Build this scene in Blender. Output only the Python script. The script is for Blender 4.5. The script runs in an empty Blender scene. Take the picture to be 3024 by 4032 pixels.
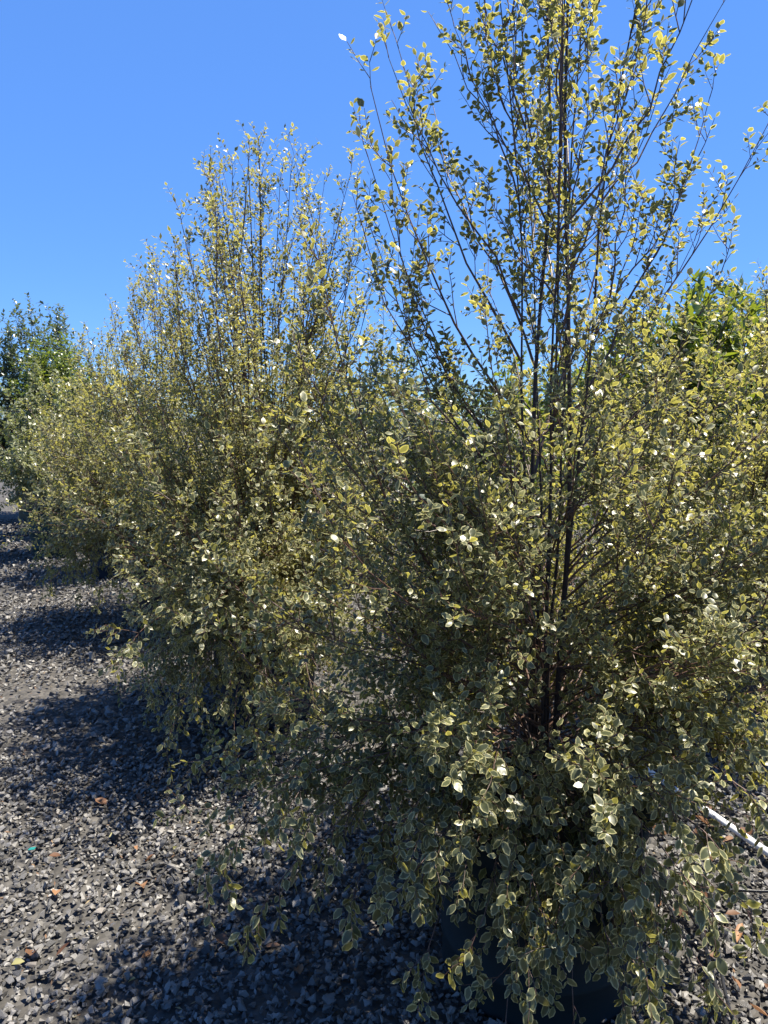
import bpy, bmesh, math, random
import numpy as np
from mathutils import Vector, Matrix

scene = bpy.context.scene
col = scene.collection
R = math.radians

# ------------------------------------------------------------------ camera
cam_d = bpy.data.cameras.new("camera")
cam = bpy.data.objects.new("camera", cam_d)
col.objects.link(cam)
cam.location = (0.0, 0.0, 1.55)
cam.rotation_euler = (R(90 - 7.3), 0, 0)
cam_d.sensor_fit = 'VERTICAL'
cam_d.angle = R(69.4)
cam_d.clip_start = 0.05
cam_d.clip_end = 2000
scene.camera = cam
scene.render.resolution_x, scene.render.resolution_y = 768, 1024

# ------------------------------------------------------------------ light
SUN_EL, SUN_AZ = R(70), R(84)          # azimuth measured from +Y towards +X
world = bpy.data.worlds.new("World")
scene.world = world
world.use_nodes = True
wn = world.node_tree
sky = wn.nodes.new('ShaderNodeTexSky')
sky.sky_type = 'NISHITA'
sky.sun_disc = False
sky.sun_elevation = SUN_EL
sky.sun_rotation = SUN_AZ
sky.altitude = 0
sky.air_density = 0.5
sky.dust_density = 0.0
sky.ozone_density = 10.0
bg = wn.nodes['Background']
bg.inputs['Strength'].default_value = 0.132
# even, saturated clear-sky blue: hold the brightness range of the whole sky down, keep its colour
bw = wn.nodes.new('ShaderNodeRGBToBW')
pw = wn.nodes.new('ShaderNodeMath'); pw.operation = 'POWER'; pw.inputs[1].default_value = -0.58
scl = wn.nodes.new('ShaderNodeVectorMath'); scl.operation = 'SCALE'
hsv = wn.nodes.new('ShaderNodeHueSaturation')
hsv.inputs['Saturation'].default_value = 1.06
wn.links.new(sky.outputs['Color'], bw.inputs[0])
wn.links.new(bw.outputs[0], pw.inputs[0])
wn.links.new(sky.outputs['Color'], scl.inputs[0])
wn.links.new(pw.outputs[0], scl.inputs['Scale'])
wn.links.new(scl.outputs[0], hsv.inputs['Color'])
wn.links.new(hsv.outputs['Color'], bg.inputs['Color'])

sun_d = bpy.data.lights.new("sun", 'SUN')
sun_d.energy = 5.0
sun_d.angle = R(0.53)
sun_d.color = (1.0, 0.93, 0.80)
sun = bpy.data.objects.new("sun", sun_d)
col.objects.link(sun)
sdir = Vector((math.sin(SUN_AZ) * math.cos(SUN_EL), math.cos(SUN_AZ) * math.cos(SUN_EL), math.sin(SUN_EL)))
sun.rotation_euler = (-sdir).to_track_quat('-Z', 'Y').to_euler()
sun.location = (6, 6, 12)

vs = scene.view_settings
vs.view_transform = 'Standard'
vs.look = 'None'
vs.gamma = 1.0
vs.exposure = 1.55
vs.use_curve_mapping = False
scene.render.engine = 'CYCLES'
scene.cycles.max_bounces = 8
scene.cycles.diffuse_bounces = 3
scene.cycles.glossy_bounces = 2
scene.cycles.transmission_bounces = 4
scene.cycles.sample_clamp_indirect = 6.0

# ------------------------------------------------------------------ helpers
def tag(o, label=None, cat=None, group=None, kind=None):
    if label: o['label'] = label
    if cat: o['category'] = cat
    if group: o['group'] = group
    if kind: o['kind'] = kind
    return o

def empty(name, loc):
    o = bpy.data.objects.new(name, None)
    o.empty_display_size = 0.1
    o.location = loc
    col.objects.link(o)
    return o

def mesh_np(name, verts, faces, mat, smooth=True, attrs=None):
    """verts (N,3), faces (M,k) with one k"""
    me = bpy.data.meshes.new(name)
    verts = np.ascontiguousarray(verts, dtype=np.float32)
    faces = np.ascontiguousarray(faces, dtype=np.int32)
    k = faces.shape[1]
    me.vertices.add(len(verts)); me.vertices.foreach_set('co', verts.ravel())
    me.loops.add(faces.size); me.loops.foreach_set('vertex_index', faces.ravel())
    me.polygons.add(len(faces))
    me.polygons.foreach_set('loop_start', np.arange(0, faces.size, k, dtype=np.int32))
    me.polygons.foreach_set('use_smooth', np.full(len(faces), smooth, dtype=bool))
    if attrs:
        for an, av in attrs.items():
            a = me.attributes.new(an, 'FLOAT', 'POINT')
            a.data.foreach_set('value', np.ascontiguousarray(av, dtype=np.float32))
    me.update(calc_edges=True)
    me.validate()
    if mat: me.materials.append(mat)
    return me

def link(name, me, parent=None):
    o = bpy.data.objects.new(name, me)
    col.objects.link(o)
    o.parent = parent
    return o

def norm(a):
    return a / np.maximum(np.linalg.norm(a, axis=-1, keepdims=True), 1e-9)

def perp_basis(T):
    ref = np.where(np.abs(T[..., 2:3]) > 0.9, np.array([1., 0, 0]), np.array([0, 0, 1.]))
    u = norm(np.cross(T, ref))
    return u, np.cross(T, u)

def tubes(pts, rad, sides):
    """pts (N,M,3) rad (N,M) -> verts, quads"""
    N, M, _ = pts.shape
    T = norm(pts[:, -1] - pts[:, 0])
    u, v = perp_basis(T)
    a = np.arange(sides) * 2 * math.pi / sides
    ring = np.cos(a)[None, :, None] * u[:, None] + np.sin(a)[None, :, None] * v[:, None]   # N,S,3
    V = pts[:, :, None] + rad[:, :, None, None] * ring[:, None]
    idx = np.arange(N * M * sides).reshape(N, M, sides)
    a0, b0 = idx[:, :-1], idx[:, 1:]
    q = np.stack([a0, np.roll(a0, -1, 2), np.roll(b0, -1, 2), b0], -1).reshape(-1, 4)
    return V.reshape(-1, 3), q

def bezier(p0, p1, p2, p3, n):
    t = np.linspace(0, 1, n)[:, None]
    return (1 - t) ** 3 * p0 + 3 * (1 - t) ** 2 * t * p1 + 3 * (1 - t) * t * t * p2 + t ** 3 * p3

def poly_at(pts, s):
    """pts (N,M,3), s (N,) in 0..1 -> position, tangent"""
    N, M, _ = pts.shape
    x = np.clip(s, 0, 0.9999) * (M - 1)
    i = x.astype(int); f = (x - i)[:, None]
    r = np.arange(N)
    a, b = pts[r, i], pts[r, i + 1]
    return a + (b - a) * f, norm(b - a)

# ------------------------------------------------------------------ materials
def new_mat(name):
    m = bpy.data.materials.new(name)
    m.use_nodes = True
    nt = m.node_tree
    nt.nodes.clear()
    out = nt.nodes.new('ShaderNodeOutputMaterial')
    return m, nt, out

def N(nt, t, **kw):
    n = nt.nodes.new(t)
    for k, v in kw.items():
        if k in n.inputs: n.inputs[k].default_value = v
        else: setattr(n, k, v)
    return n

def rgba(c): return (c[0], c[1], c[2], 1.0)

def mixcol(nt, fac, a, b, blend='MIX'):
    n = nt.nodes.new('ShaderNodeMix'); n.data_type = 'RGBA'; n.blend_type = blend
    for sock, v in ((n.inputs[0], fac), (n.inputs[6], a), (n.inputs[7], b)):
        if hasattr(v, 'is_linked'): nt.links.new(v, sock)
        elif isinstance(v, (int, float)): sock.default_value = v
        else: sock.default_value = rgba(v)
    return n.outputs[2]

def attr(nt, name):
    n = nt.nodes.new('ShaderNodeAttribute'); n.attribute_name = name
    return n.outputs['Fac']

def ramp(nt, fac, stops):
    n = nt.nodes.new('ShaderNodeValToRGB')
    e = n.color_ramp.elements
    while len(e) < len(stops): e.new(0.5)
    for el, (p, c) in zip(e, stops):
        el.position = p; el.color = rgba(c) if len(c) == 3 else c
    nt.links.new(fac, n.inputs[0])
    return n.outputs['Color']

def leaf_mat(name, greens, margin=None, young=None, trans=0.35, tcol=(1.0, 1.0, 0.5), rough=0.36, under=0.55):
    """two-sided leaf: green blade, optional cream margin (attribute edge), variation by attribute rnd"""
    m, nt, out = new_mat(name)
    rnd, edge = attr(nt, 'rnd'), attr(nt, 'edge')
    base = ramp(nt, rnd, [(i / (len(greens) - 1) if len(greens) < 5 else (0.03, 0.07, 0.3, 0.6, 1.0)[i], g) for i, g in enumerate(greens)])
    tc = nt.nodes.new('ShaderNodeNewGeometry')
    nz = N(nt, 'ShaderNodeTexNoise', Scale=130.0, Detail=2.0)
    nt.links.new(tc.outputs['Position'], nz.inputs['Vector'])
    base = mixcol(nt, 0.35, base, mixcol(nt, nz.outputs['Fac'], (0.25, 0.25, 0.25), (1.0, 1.0, 1.0)), 'MULTIPLY')
    if margin:
        # edge + noise*0.25 + rnd*0.25 against a soft threshold
        m1 = N(nt, 'ShaderNodeMath', operation='MULTIPLY_ADD'); m1.inputs[1].default_value = 0.6
        nt.links.new(nz.outputs['Fac'], m1.inputs[0]); nt.links.new(edge, m1.inputs[2])
        m2 = N(nt, 'ShaderNodeMath', operation='MULTIPLY_ADD'); m2.inputs[1].default_value = 0.34
        nt.links.new(rnd, m2.inputs[0]); nt.links.new(m1.outputs[0], m2.inputs[2])
        mr = N(nt, 'ShaderNodeMapRange'); mr.inputs[1].default_value = 1.13; mr.inputs[2].default_value = 1.32
        nt.links.new(m2.outputs[0], mr.inputs[0])
        base = mixcol(nt, mr.outputs[0], base, margin)
    if young:
        mr2 = N(nt, 'ShaderNodeMapRange'); mr2.inputs[1].default_value = 0.84; mr2.inputs[2].default_value = 1.0
        mr2.inputs[4].default_value = 0.75
        nt.links.new(rnd, mr2.inputs[0])
        base = mixcol(nt, mr2.outputs[0], base, young)
    geo = nt.nodes.new('ShaderNodeNewGeometry')
    mb = N(nt, 'ShaderNodeMath', operation='MULTIPLY'); mb.inputs[1].default_value = under
    nt.links.new(geo.outputs['Backfacing'], mb.inputs[0])
    face = mixcol(nt, mb.outputs[0], base, mixcol(nt, 0.5, base, (0.30, 0.33, 0.24)))
    bs = N(nt, 'ShaderNodeBsdfPrincipled', Roughness=rough)
    bs.inputs['Specular IOR Level'].default_value = 0.6
    nt.links.new(face, bs.inputs['Base Color'])
    tr = nt.nodes.new('ShaderNodeBsdfTranslucent')
    nt.links.new(mixcol(nt, 1.0, mixcol(nt, 0.20, base, tcol), tcol, 'MULTIPLY'), tr.inputs['Color'])
    mx = nt.nodes.new('ShaderNodeMixShader'); mx.inputs[0].default_value = trans
    nt.links.new(bs.outputs[0], mx.inputs[1]); nt.links.new(tr.outputs[0], mx.inputs[2])
    nt.links.new(mx.outputs[0], out.inputs['Surface'])
    return m

def bark_mat(name, dark, light, scale=60.0, rough=0.65):
    m, nt, out = new_mat(name)
    tc = nt.nodes.new('ShaderNodeTexCoord')
    nz = N(nt, 'ShaderNodeTexNoise', Scale=scale, Detail=4.0)
    nt.links.new(tc.outputs['Object'], nz.inputs['Vector'])
    c = ramp(nt, nz.outputs['Fac'], [(0.35, dark), (0.7, light)])
    bs = N(nt, 'ShaderNodeBsdfPrincipled', Roughness=rough)
    nt.links.new(c, bs.inputs['Base Color'])
    bp = N(nt, 'ShaderNodeBump', Strength=0.5, Distance=0.002)
    nt.links.new(nz.outputs['Fac'], bp.inputs['Height']); nt.links.new(bp.outputs[0], bs.inputs['Normal'])
    nt.links.new(bs.outputs[0], out.inputs['Surface'])
    return m

M = {}
M['varieg'] = leaf_mat('variegated_leaf', [(0.13, 0.07, 0.03), (0.052, 0.066, 0.037), (0.076, 0.090, 0.046), (0.098, 0.112, 0.053), (0.15, 0.155, 0.064)],
                       margin=(0.45, 0.425, 0.215), young=(0.38, 0.36, 0.13), trans=0.5, tcol=(1.0, 0.95, 0.42), rough=0.36)
M['laurel'] = leaf_mat('laurel_leaf', [(0.04, 0.075, 0.016), (0.08, 0.125, 0.024), (0.14, 0.19, 0.032)], trans=0.35, tcol=(0.95, 1.0, 0.25))
M['lime'] = leaf_mat('lime_leaf', [(0.04, 0.065, 0.016), (0.07, 0.105, 0.022), (0.11, 0.15, 0.03)], trans=0.38, tcol=(0.9, 1.0, 0.25))
M['dark_leaf'] = leaf_mat('dark_leaf', [(0.026, 0.042, 0.022), (0.045, 0.065, 0.034), (0.07, 0.09, 0.048)], trans=0.25, tcol=(0.9, 1.0, 0.45))
M['grey_leaf'] = leaf_mat('grey_leaf', [(0.07, 0.09, 0.06), (0.10, 0.13, 0.09), (0.13, 0.16, 0.11)], trans=0.3, tcol=(0.9, 1.0, 0.6))
M['olive'] = leaf_mat('olive_leaf', [(0.06, 0.085, 0.04), (0.10, 0.12, 0.06), (0.15, 0.16, 0.08)], margin=(0.32, 0.32, 0.18), trans=0.3, tcol=(0.95, 1.0, 0.45))
M['bark'] = bark_mat('stem_bark', (0.018, 0.012, 0.011), (0.050, 0.034, 0.029))
M['twig'] = bark_mat('twig_bark', (0.045, 0.022, 0.016), (0.125, 0.072, 0.052), 90, 0.45)
M['tan_bark'] = bark_mat('tan_bark', (0.10, 0.06, 0.035), (0.22, 0.14, 0.09), 40)

def plastic(name, base, rough=0.7, dust=(0.05, 0.05, 0.047), dustf=0.35):
    m, nt, out = new_mat(name)
    tc = nt.nodes.new('ShaderNodeTexCoord')
    n1 = N(nt, 'ShaderNodeTexNoise', Scale=6.0, Detail=6.0, Roughness=0.7)
    n2 = N(nt, 'ShaderNodeTexNoise', Scale=160.0, Detail=2.0)
    for n in (n1, n2): nt.links.new(tc.outputs['Object'], n.inputs['Vector'])
    f = N(nt, 'ShaderNodeMapRange'); f.inputs[1].default_value = 0.5; f.inputs[2].default_value = 0.8; f.inputs[4].default_value = dustf
    nt.links.new(n1.outputs['Fac'], f.inputs[0])
    bs = N(nt, 'ShaderNodeBsdfPrincipled', Roughness=rough)
    bs.inputs['Specular IOR Level'].default_value = 0.3
    nt.links.new(mixcol(nt, f.outputs[0], base, dust), bs.inputs['Base Color'])
    bp = N(nt, 'ShaderNodeBump', Strength=0.25, Distance=0.001)
    nt.links.new(n2.outputs['Fac'], bp.inputs['Height']); nt.links.new(bp.outputs[0], bs.inputs['Normal'])
    nt.links.new(bs.outputs[0], out.inputs['Surface'])
    return m
M['pot_teal'] = plastic('pot_teal', (0.006, 0.013, 0.015), 0.8, (0.022, 0.026, 0.026))
M['pot_blue'] = plastic('pot_blue', (0.014, 0.020, 0.032))
M['pot_brown'] = plastic('pot_brown', (0.035, 0.026, 0.022))
M['pot_green'] = plastic('pot_green', (0.016, 0.040, 0.036))
M['hessian'] = plastic('hessian', (0.13, 0.11, 0.07), 0.9, (0.22, 0.17, 0.11), 0.8)
M['soil'] = plastic('soil', (0.022, 0.016, 0.012), 0.95, (0.06, 0.04, 0.03), 0.8)
M['card'] = plastic('card', (0.62, 0.62, 0.64), 0.6, (0.5, 0.48, 0.45), 0.4)
M['beige'] = plastic('beige', (0.50, 0.42, 0.34), 0.7, (0.4, 0.34, 0.28), 0.4)
M['ink'] = plastic('ink', (0.04, 0.04, 0.05), 0.6)
M['pvc'] = plastic('pvc', (0.62, 0.64, 0.66), 0.35, (0.35, 0.33, 0.30), 0.5)
M['hose'] = plastic('hose', (0.015, 0.015, 0.016), 0.3, (0.07, 0.065, 0.06), 0.3)
M['teal_plastic'] = plastic('teal_plastic', (0.015, 0.16, 0.14), 0.4)

def stone_mat():
    m, nt, out = new_mat('gravel_stone')
    rnd = attr(nt, 'rnd')
    tc = nt.nodes.new('ShaderNodeTexCoord')
    n1 = N(nt, 'ShaderNodeTexNoise', Scale=170.0, Detail=4.0, Roughness=0.7)
    nt.links.new(tc.outputs['Object'], n1.inputs['Vector'])
    base = ramp(nt, rnd, [(0.0, (0.032, 0.032, 0.033)), (0.35, (0.095, 0.092, 0.089)), (0.7, (0.185, 0.178, 0.168)),
                          (0.90, (0.23, 0.22, 0.205)), (0.95, (0.15, 0.115, 0.09)), (1.0, (0.30, 0.28, 0.25))])
    base = mixcol(nt, 0.6, base, mixcol(nt, n1.outputs['Fac'], (0.22, 0.22, 0.23), (1.15, 1.11, 1.06)), 'MULTIPLY')
    bs = N(nt, 'ShaderNodeBsdfPrincipled', Roughness=0.5)
    bs.inputs['Specular IOR Level'].default_value = 0.5
    nt.links.new(base, bs.inputs['Base Color'])
    bp = N(nt, 'ShaderNodeBump', Strength=0.6, Distance=0.002)
    nt.links.new(n1.outputs['Fac'], bp.inputs['Height']); nt.links.new(bp.outputs[0], bs.inputs['Normal'])
    nt.links.new(bs.outputs[0], out.inputs['Surface'])
    return m
M['stone'] = stone_mat()

def ground_mat():
    m, nt, out = new_mat('ground_dirt')
    tc = nt.nodes.new('ShaderNodeTexCoord')
    vor = N(nt, 'ShaderNodeTexVoronoi', Scale=30.0)
    n1 = N(nt, 'ShaderNodeTexNoise', Scale=0.7, Detail=5.0)
    n2 = N(nt, 'ShaderNodeTexNoise', Scale=70.0, Detail=5.0, Roughness=0.7)
    for n in (vor, n1, n2): nt.links.new(tc.outputs['Object'], n.inputs['Vector'])
    sep = nt.nodes.new('ShaderNodeSeparateColor'); nt.links.new(vor.outputs['Color'], sep.inputs[0])
    c = ramp(nt, sep.outputs[0], [(0.0, (0.025, 0.025, 0.026)), (0.6, (0.06, 0.058, 0.056)), (1.0, (0.12, 0.115, 0.11))])
    c = mixcol(nt, 0.5, c, ramp(nt, n2.outputs['Fac'], [(0.3, (0.025, 0.023, 0.020)), (0.7, (0.085, 0.076, 0.064))]))
    c = mixcol(nt, 0.5, c, ramp(nt, n1.outputs['Fac'], [(0.35, (0.5, 0.5, 0.5)), (0.7, (1.1, 1.05, 1.0))]), 'MULTIPLY')
    bs = N(nt, 'ShaderNodeBsdfPrincipled', Roughness=0.9)
    nt.links.new(c, bs.inputs['Base Color'])
    bp = N(nt, 'ShaderNodeBump', Strength=1.0, Distance=0.02)
    nt.links.new(vor.outputs['Distance'], bp.inputs['Height'])
    bp.invert = True
    nt.links.new(bp.outputs[0], bs.inputs['Normal'])
    nt.links.new(bs.outputs[0], out.inputs['Surface'])
    return m
M['ground'] = ground_mat()

def dry_mat(name, a, b):
    m, nt, out = new_mat(name)
    rnd = nt.nodes.new('ShaderNodeObjectInfo').outputs['Random']
    c = ramp(nt, rnd, [(0.0, a), (1.0, b)])
    bs = N(nt, 'ShaderNodeBsdfPrincipled', Roughness=0.6)
    nt.links.new(c, bs.inputs['Base Color'])
    tr = nt.nodes.new('ShaderNodeBsdfTranslucent'); nt.links.new(c, tr.inputs['Color'])
    mx = nt.nodes.new('ShaderNodeMixShader'); mx.inputs[0].default_value = 0.3
    nt.links.new(bs.outputs[0], mx.inputs[1]); nt.links.new(tr.outputs[0], mx.inputs[2])
    nt.links.new(mx.outputs[0], out.inputs['Surface'])
    return m
M['dry'] = dry_mat('dry_leaf', (0.09, 0.04, 0.02), (0.30, 0.16, 0.08))
M['yellowed'] = dry_mat('yellowed_leaf', (0.18, 0.18, 0.06), (0.30, 0.27, 0.12))

M['litter'] = leaf_mat('litter_bits', [(0.07, 0.035, 0.018), (0.17, 0.09, 0.045), (0.30, 0.24, 0.12)], trans=0.2, rough=0.7)

# ------------------------------------------------------------------ ground and gravel
rng = np.random.default_rng(7)
g = 600.0
ground = link('ground', mesh_np('ground', [(-g, -g, 0), (g, -g, 0), (g, g, 0), (-g, g, 0)], [(0, 1, 2, 3)], M['ground'], False))
tag(ground, kind='structure')

def stone_protos(n, npts, seed):
    rs = np.random.default_rng(seed)
    out = []
    for _ in range(n):
        bm = bmesh.new()
        p = norm(rs.normal(size=(npts, 3))) * rs.uniform(0.8, 1.1, (npts, 1))
        p *= np.array([1.0, rs.uniform(0.62, 0.9), rs.uniform(0.42, 0.68)])
        for q in p: bm.verts.new(q)
        r = bmesh.ops.convex_hull(bm, input=bm.verts)
        bmesh.ops.delete(bm, geom=list({e for e in r['geom_interior'] + r['geom_unused'] if isinstance(e, bmesh.types.BMVert)}), context='VERTS')
        bmesh.ops.triangulate(bm, faces=bm.faces)
        bm.verts.index_update()
        out.append((np.array([v.co[:] for v in bm.verts]), np.array([[v.index for v in f.verts] for f in bm.faces])))
        bm.free()
    return out
PROT = stone_protos(48, 9, 3)
PROT_LOW = stone_protos(24, 6, 5)

def dusty(x, y):
    """0..1, how much fine dirt lies between the stones"""
    d1 = np.exp(-(((x + 1.95) / 0.55) ** 2 + ((y - 3.95) / 0.28) ** 2))
    d2 = 0.5 * np.exp(-(((x + 1.5) / 0.5) ** 2 + ((y - 2.15) / 0.25) ** 2))
    return np.clip(d1 + d2, 0, 1)

def scatter(y0, y1, dens, size, seed, protos, margin=0.35):
    rs = np.random.default_rng(seed)
    wl = lambda y: 0.56 * y + margin
    W = wl(y1)
    n = int(dens * (y1 - y0) * 2 * W)
    x = rs.uniform(-W, W, n); y = rs.uniform(y0, y1, n)
    # thinner under and behind the row, where the crowns cover the ground
    hid = (x > 0.95 - 0.59 * (y - 1.4)) & (x < 0.40 * y) & (y > 2.3)
    keep = (np.abs(x) < wl(y)) & ((~hid) | (rs.uniform(size=n) < 0.35)) & (rs.uniform(size=n) > 0.82 * dusty(x, y))
    x, y = x[keep], y[keep]
    s = size * np.exp(rs.normal(0, 0.30, len(x)))
    s = np.clip(s, size * 0.5, size * 2.2)
    z = s * rs.uniform(0.18, 0.85, len(x))
    yaw = rs.uniform(0, 2 * math.pi, len(x))
    tx = rs.normal(0, 0.5, len(x)); ty = rs.normal(0, 0.5, len(x))
    pi = rs.integers(0, len(protos), len(x))
    rn = np.clip(rs.beta(2.0, 2.0, len(x)), 0, 1)
    return x, y, z, s, yaw, tx, ty, pi, rn

def rotmats(yaw, tx, ty):
    cz, sz = np.cos(yaw), np.sin(yaw); cx, sx = np.cos(tx), np.sin(tx); cy, sy = np.cos(ty), np.sin(ty)
    o, l = np.zeros_like(yaw), np.ones_like(yaw)
    Rz = np.stack([np.stack([cz, -sz, o], -1), np.stack([sz, cz, o], -1), np.stack([o, o, l], -1)], 1)
    Rx = np.stack([np.stack([l, o, o], -1), np.stack([o, cx, -sx], -1), np.stack([o, sx, cx], -1)], 1)
    Ry = np.stack([np.stack([cy, o, sy], -1), np.stack([o, l, o], -1), np.stack([-sy, o, cy], -1)], 1)
    return Rx @ Ry @ Rz

def stones_mesh(batches):
    VV, FF, RR, off = [], [], [], 0
    for (x, y, z, s, yaw, tx, ty, pi, rn), protos in batches:
        Rm = rotmats(yaw, tx, ty)
        P = np.stack([x, y, z], -1)
        for k, (pv, pf) in enumerate(protos):
            m = pi == k
            c = int(m.sum())
            if not c: continue
            V = np.einsum('nij,vj->nvi', Rm[m], pv) * (0.5 * s[m])[:, None, None] + P[m][:, None]
            nv = len(pv)
            F = pf[None] + (np.arange(c) * nv)[:, None, None] + off
            VV.append(V.reshape(-1, 3)); FF.append(F.reshape(-1, 3)); RR.append(np.repeat(rn[m], nv))
            off += c * nv
    return np.concatenate(VV), np.concatenate(FF), np.concatenate(RR)

near = scatter(1.45, 3.2, 4300, 0.0212, 11, PROT)
# the 300 stones that show largest stand as stones of their own
vis = (near[1] > 1.75) & (np.abs(near[0]) < 0.5 * near[1] + 0.1) & ((near[0] < -0.05) | (near[0] > 0.85))
score = np.where(vis, near[3] * (0.5 + near[2] / near[3]) / near[1], -1)
big = np.argsort(-score)[:300]
rest = np.ones(len(near[0]), bool); rest[big] = False
near_rest = tuple(a[rest] for a in near)
mid = scatter(3.2, 6.2, 1400, 0.0285, 12, PROT)
far = scatter(6.2, 11.0, 480, 0.045, 13, PROT_LOW)
V, F, RN = stones_mesh([(near_rest, PROT), (mid, PROT), (far, PROT_LOW)])
gravel = link('gravel', mesh_np('gravel', V, F, M['stone'], False, {'rnd': RN}))
tag(gravel, 'loose grey crushed stone covering the ground between the pots', 'gravel', kind='stuff')
stone_me = {}
for i in big:
    k = (int(near[7][i]), int(near[8][i] * 6))
    if k not in stone_me:
        pv, pf = PROT[k[0]]
        stone_me[k] = mesh_np('stone', pv * 0.5, pf, M['stone'], False, {'rnd': np.full(len(pv), (k[1] + 0.5) / 6)})
    o = link('stone', stone_me[k], ground)
    rm = rotmats(near[4][i:i+1], near[5][i:i+1], near[6][i:i+1])[0] * near[3][i]
    mw = Matrix([list(rm[r]) + [float(near[q][i])] for r, q in zip(range(3), range(3))] + [[0, 0, 0, 1]])
    mw[2][3] += 0.006
    o.matrix_world = mw

# ------------------------------------------------------------------ leaves
def leaf_templates(kind):
    """list of (verts, edge) with one shared face list; x along the blade, z the upper face"""
    rs = np.random.default_rng(21)
    out = []
    wd = {'oval': 0.30, 'lance': 0.155, 'round': 0.38}[kind]
    st = np.array([0.0, 0.33, 0.70, 1.0])
    hw = {'oval': [0.97, 0.84], 'lance': [0.92, 0.86], 'round': [1.0, 0.85]}[kind]
    for _ in range(8):
        bend = rs.uniform(0.02, 0.30); fold = rs.uniform(-0.06, 0.10); tw = rs.uniform(-0.18, 0.18)
        wv = rs.normal(0, 0.022, 6)
        v = [(s, 0, -bend * s * s) for s in st]
        for side in (1, -1):
            for j in range(2):
                s = st[j + 1]; w = wd * hw[j] * rs.uniform(0.93, 1.07)
                v.append((s, side * w, -bend * s * s + fold * hw[j] + side * tw * w * s + wv[(side > 0) * 3 + j]))
        out.append(np.array(v))
    edge = np.array([0.75, 0, 0.03, 1.0, 1, 1, 1, 1])
    # left 4,5  right 6,7
    f = [(0, 1, 4), (1, 2, 5), (1, 5, 4), (2, 3, 5), (0, 6, 1), (1, 7, 2), (1, 6, 7), (2, 7, 3)]
    return out, edge, np.array(f)

def fine_leaf(kind):
    rs = np.random.default_rng(31)
    wd = {'oval': 0.30, 'lance': 0.155, 'round': 0.38}[kind]
    st = np.array([0.0, 0.10, 0.26, 0.46, 0.66, 0.84, 1.0]); hw = np.array([0.46, 0.86, 1.0, 0.88, 0.52])
    m = len(hw); out = []
    for _ in range(8):
        bend = rs.uniform(0.02, 0.30); fo = rs.uniform(-0.05, 0.12); tw = rs.uniform(-0.2, 0.2)
        v = [(s, 0.03 * math.sin(s * 4 + tw * 9), -bend * s * s) for s in st]
        for sd in (1, -1):
            ph = rs.uniform(0, 6.28)
            for j in range(m):
                s = st[j + 1]; w = wd * hw[j] * rs.uniform(0.94, 1.06)
                v.append((s, sd * w, -bend * s * s + fo * hw[j] + sd * tw * w * s + 0.03 * math.sin(s * 11 + ph)))
        out.append(np.array(v))
    edge = np.array([0.8, 0.3, 0, 0, 0, 0.3, 1.0] + [1.0] * (2 * m))
    f = []
    for o, flip in ((m + 2, False), (2 * m + 2, True)):
        t = [(0, 1, o), (m, m + 1, o + m - 1)]
        for j in range(m - 1):
            t += [(1 + j, 2 + j, o + j + 1), (1 + j, o + j + 1, o + j)]
        f += [q[::-1] if flip else q for q in t]
    return out, edge, np.array(f)
FINE = {k: fine_leaf(k) for k in ('oval', 'lance', 'round')}
TPL = {k: leaf_templates(k) for k in ('oval', 'lance', 'round')}

def simple_leaf(kind):
    wd = {'oval': 0.29, 'lance': 0.15, 'round': 0.36}[kind]
    rs = np.random.default_rng(5)
    out = []
    for _ in range(6):
        b = rs.uniform(0.05, 0.3); fo = rs.uniform(-0.08, 0.1)
        out.append(np.array([(0, 0, 0), (0.5, 0, -b * .25), (1, 0, -b), (0.45, wd, fo - b * .2), (0.45, -wd, fo - b * .2)]))
    return out, np.array([0.8, 0, 1, 1, 1]), np.array([(0, 1, 3), (1, 2, 3), (0, 4, 1), (1, 4, 2)])
SIMPLE = {k: simple_leaf(k) for k in ('oval', 'lance', 'round')}

def leaf_frames(P, T, phase, rs, out_w=0.75, t_w=0.55, lift=0.10, noise=0.22, face_up=0.9, outward=None):
    u, v = perp_basis(T)
    Rd = np.cos(phase)[:, None] * u + np.sin(phase)[:, None] * v
    zc = np.zeros_like(P); zc[:, 2] = lift
    A = norm(t_w * T + out_w * Rd + zc + rs.normal(0, noise, P.shape))
    zc = np.zeros_like(P) if outward is None else outward.copy(); zc[:, 2] += face_up
    Nn = zc + 0.45 * T + rs.normal(0, 0.38, P.shape)
    Nn = norm(Nn - (Nn * A).sum(-1, keepdims=True) * A)
    B = np.cross(Nn, A)
    return A, B, Nn

def leaves_mesh(name, P, A, B, Nn, L, W, rnd, tplset, mat, rs):
    tpls, edge, fc = tplset
    ti = rs.integers(0, len(tpls), len(P))
    T = np.stack(tpls)[ti]                                  # n,v,3
    V = P[:, None] + L[:, None, None] * (T[..., 0:1] * A[:, None] + (T[..., 1:2] * W[:, None, None]) * B[:, None] + T[..., 2:3] * Nn[:, None])
    nv = T.shape[1]
    F = fc[None] + (np.arange(len(P)) * nv)[:, None, None]
    return mesh_np(name, V.reshape(-1, 3), F.reshape(-1, 3), mat, True,
                   {'edge': np.tile(edge, len(P)), 'rnd': np.repeat(rnd, nv)})

def side_shoots(P, T, ang, length, up, rs, nseg, noise=0.10):
    u, v = perp_basis(T)
    ph = rs.uniform(0, 2 * math.pi, len(P))
    D = np.cos(ang)[:, None] * T + np.sin(ang)[:, None] * (np.cos(ph)[:, None] * u + np.sin(ph)[:, None] * v)
    D[:, 2] += up * 0.4
    D = norm(D)
    pts = [P]
    for _ in range(nseg):
        pts.append(pts[-1] + D * (length / nseg)[:, None])
        D = D + rs.normal(0, noise, D.shape)
        D[:, 2] += up / nseg
        D = norm(D)
    return np.stack(pts, 1)

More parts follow.
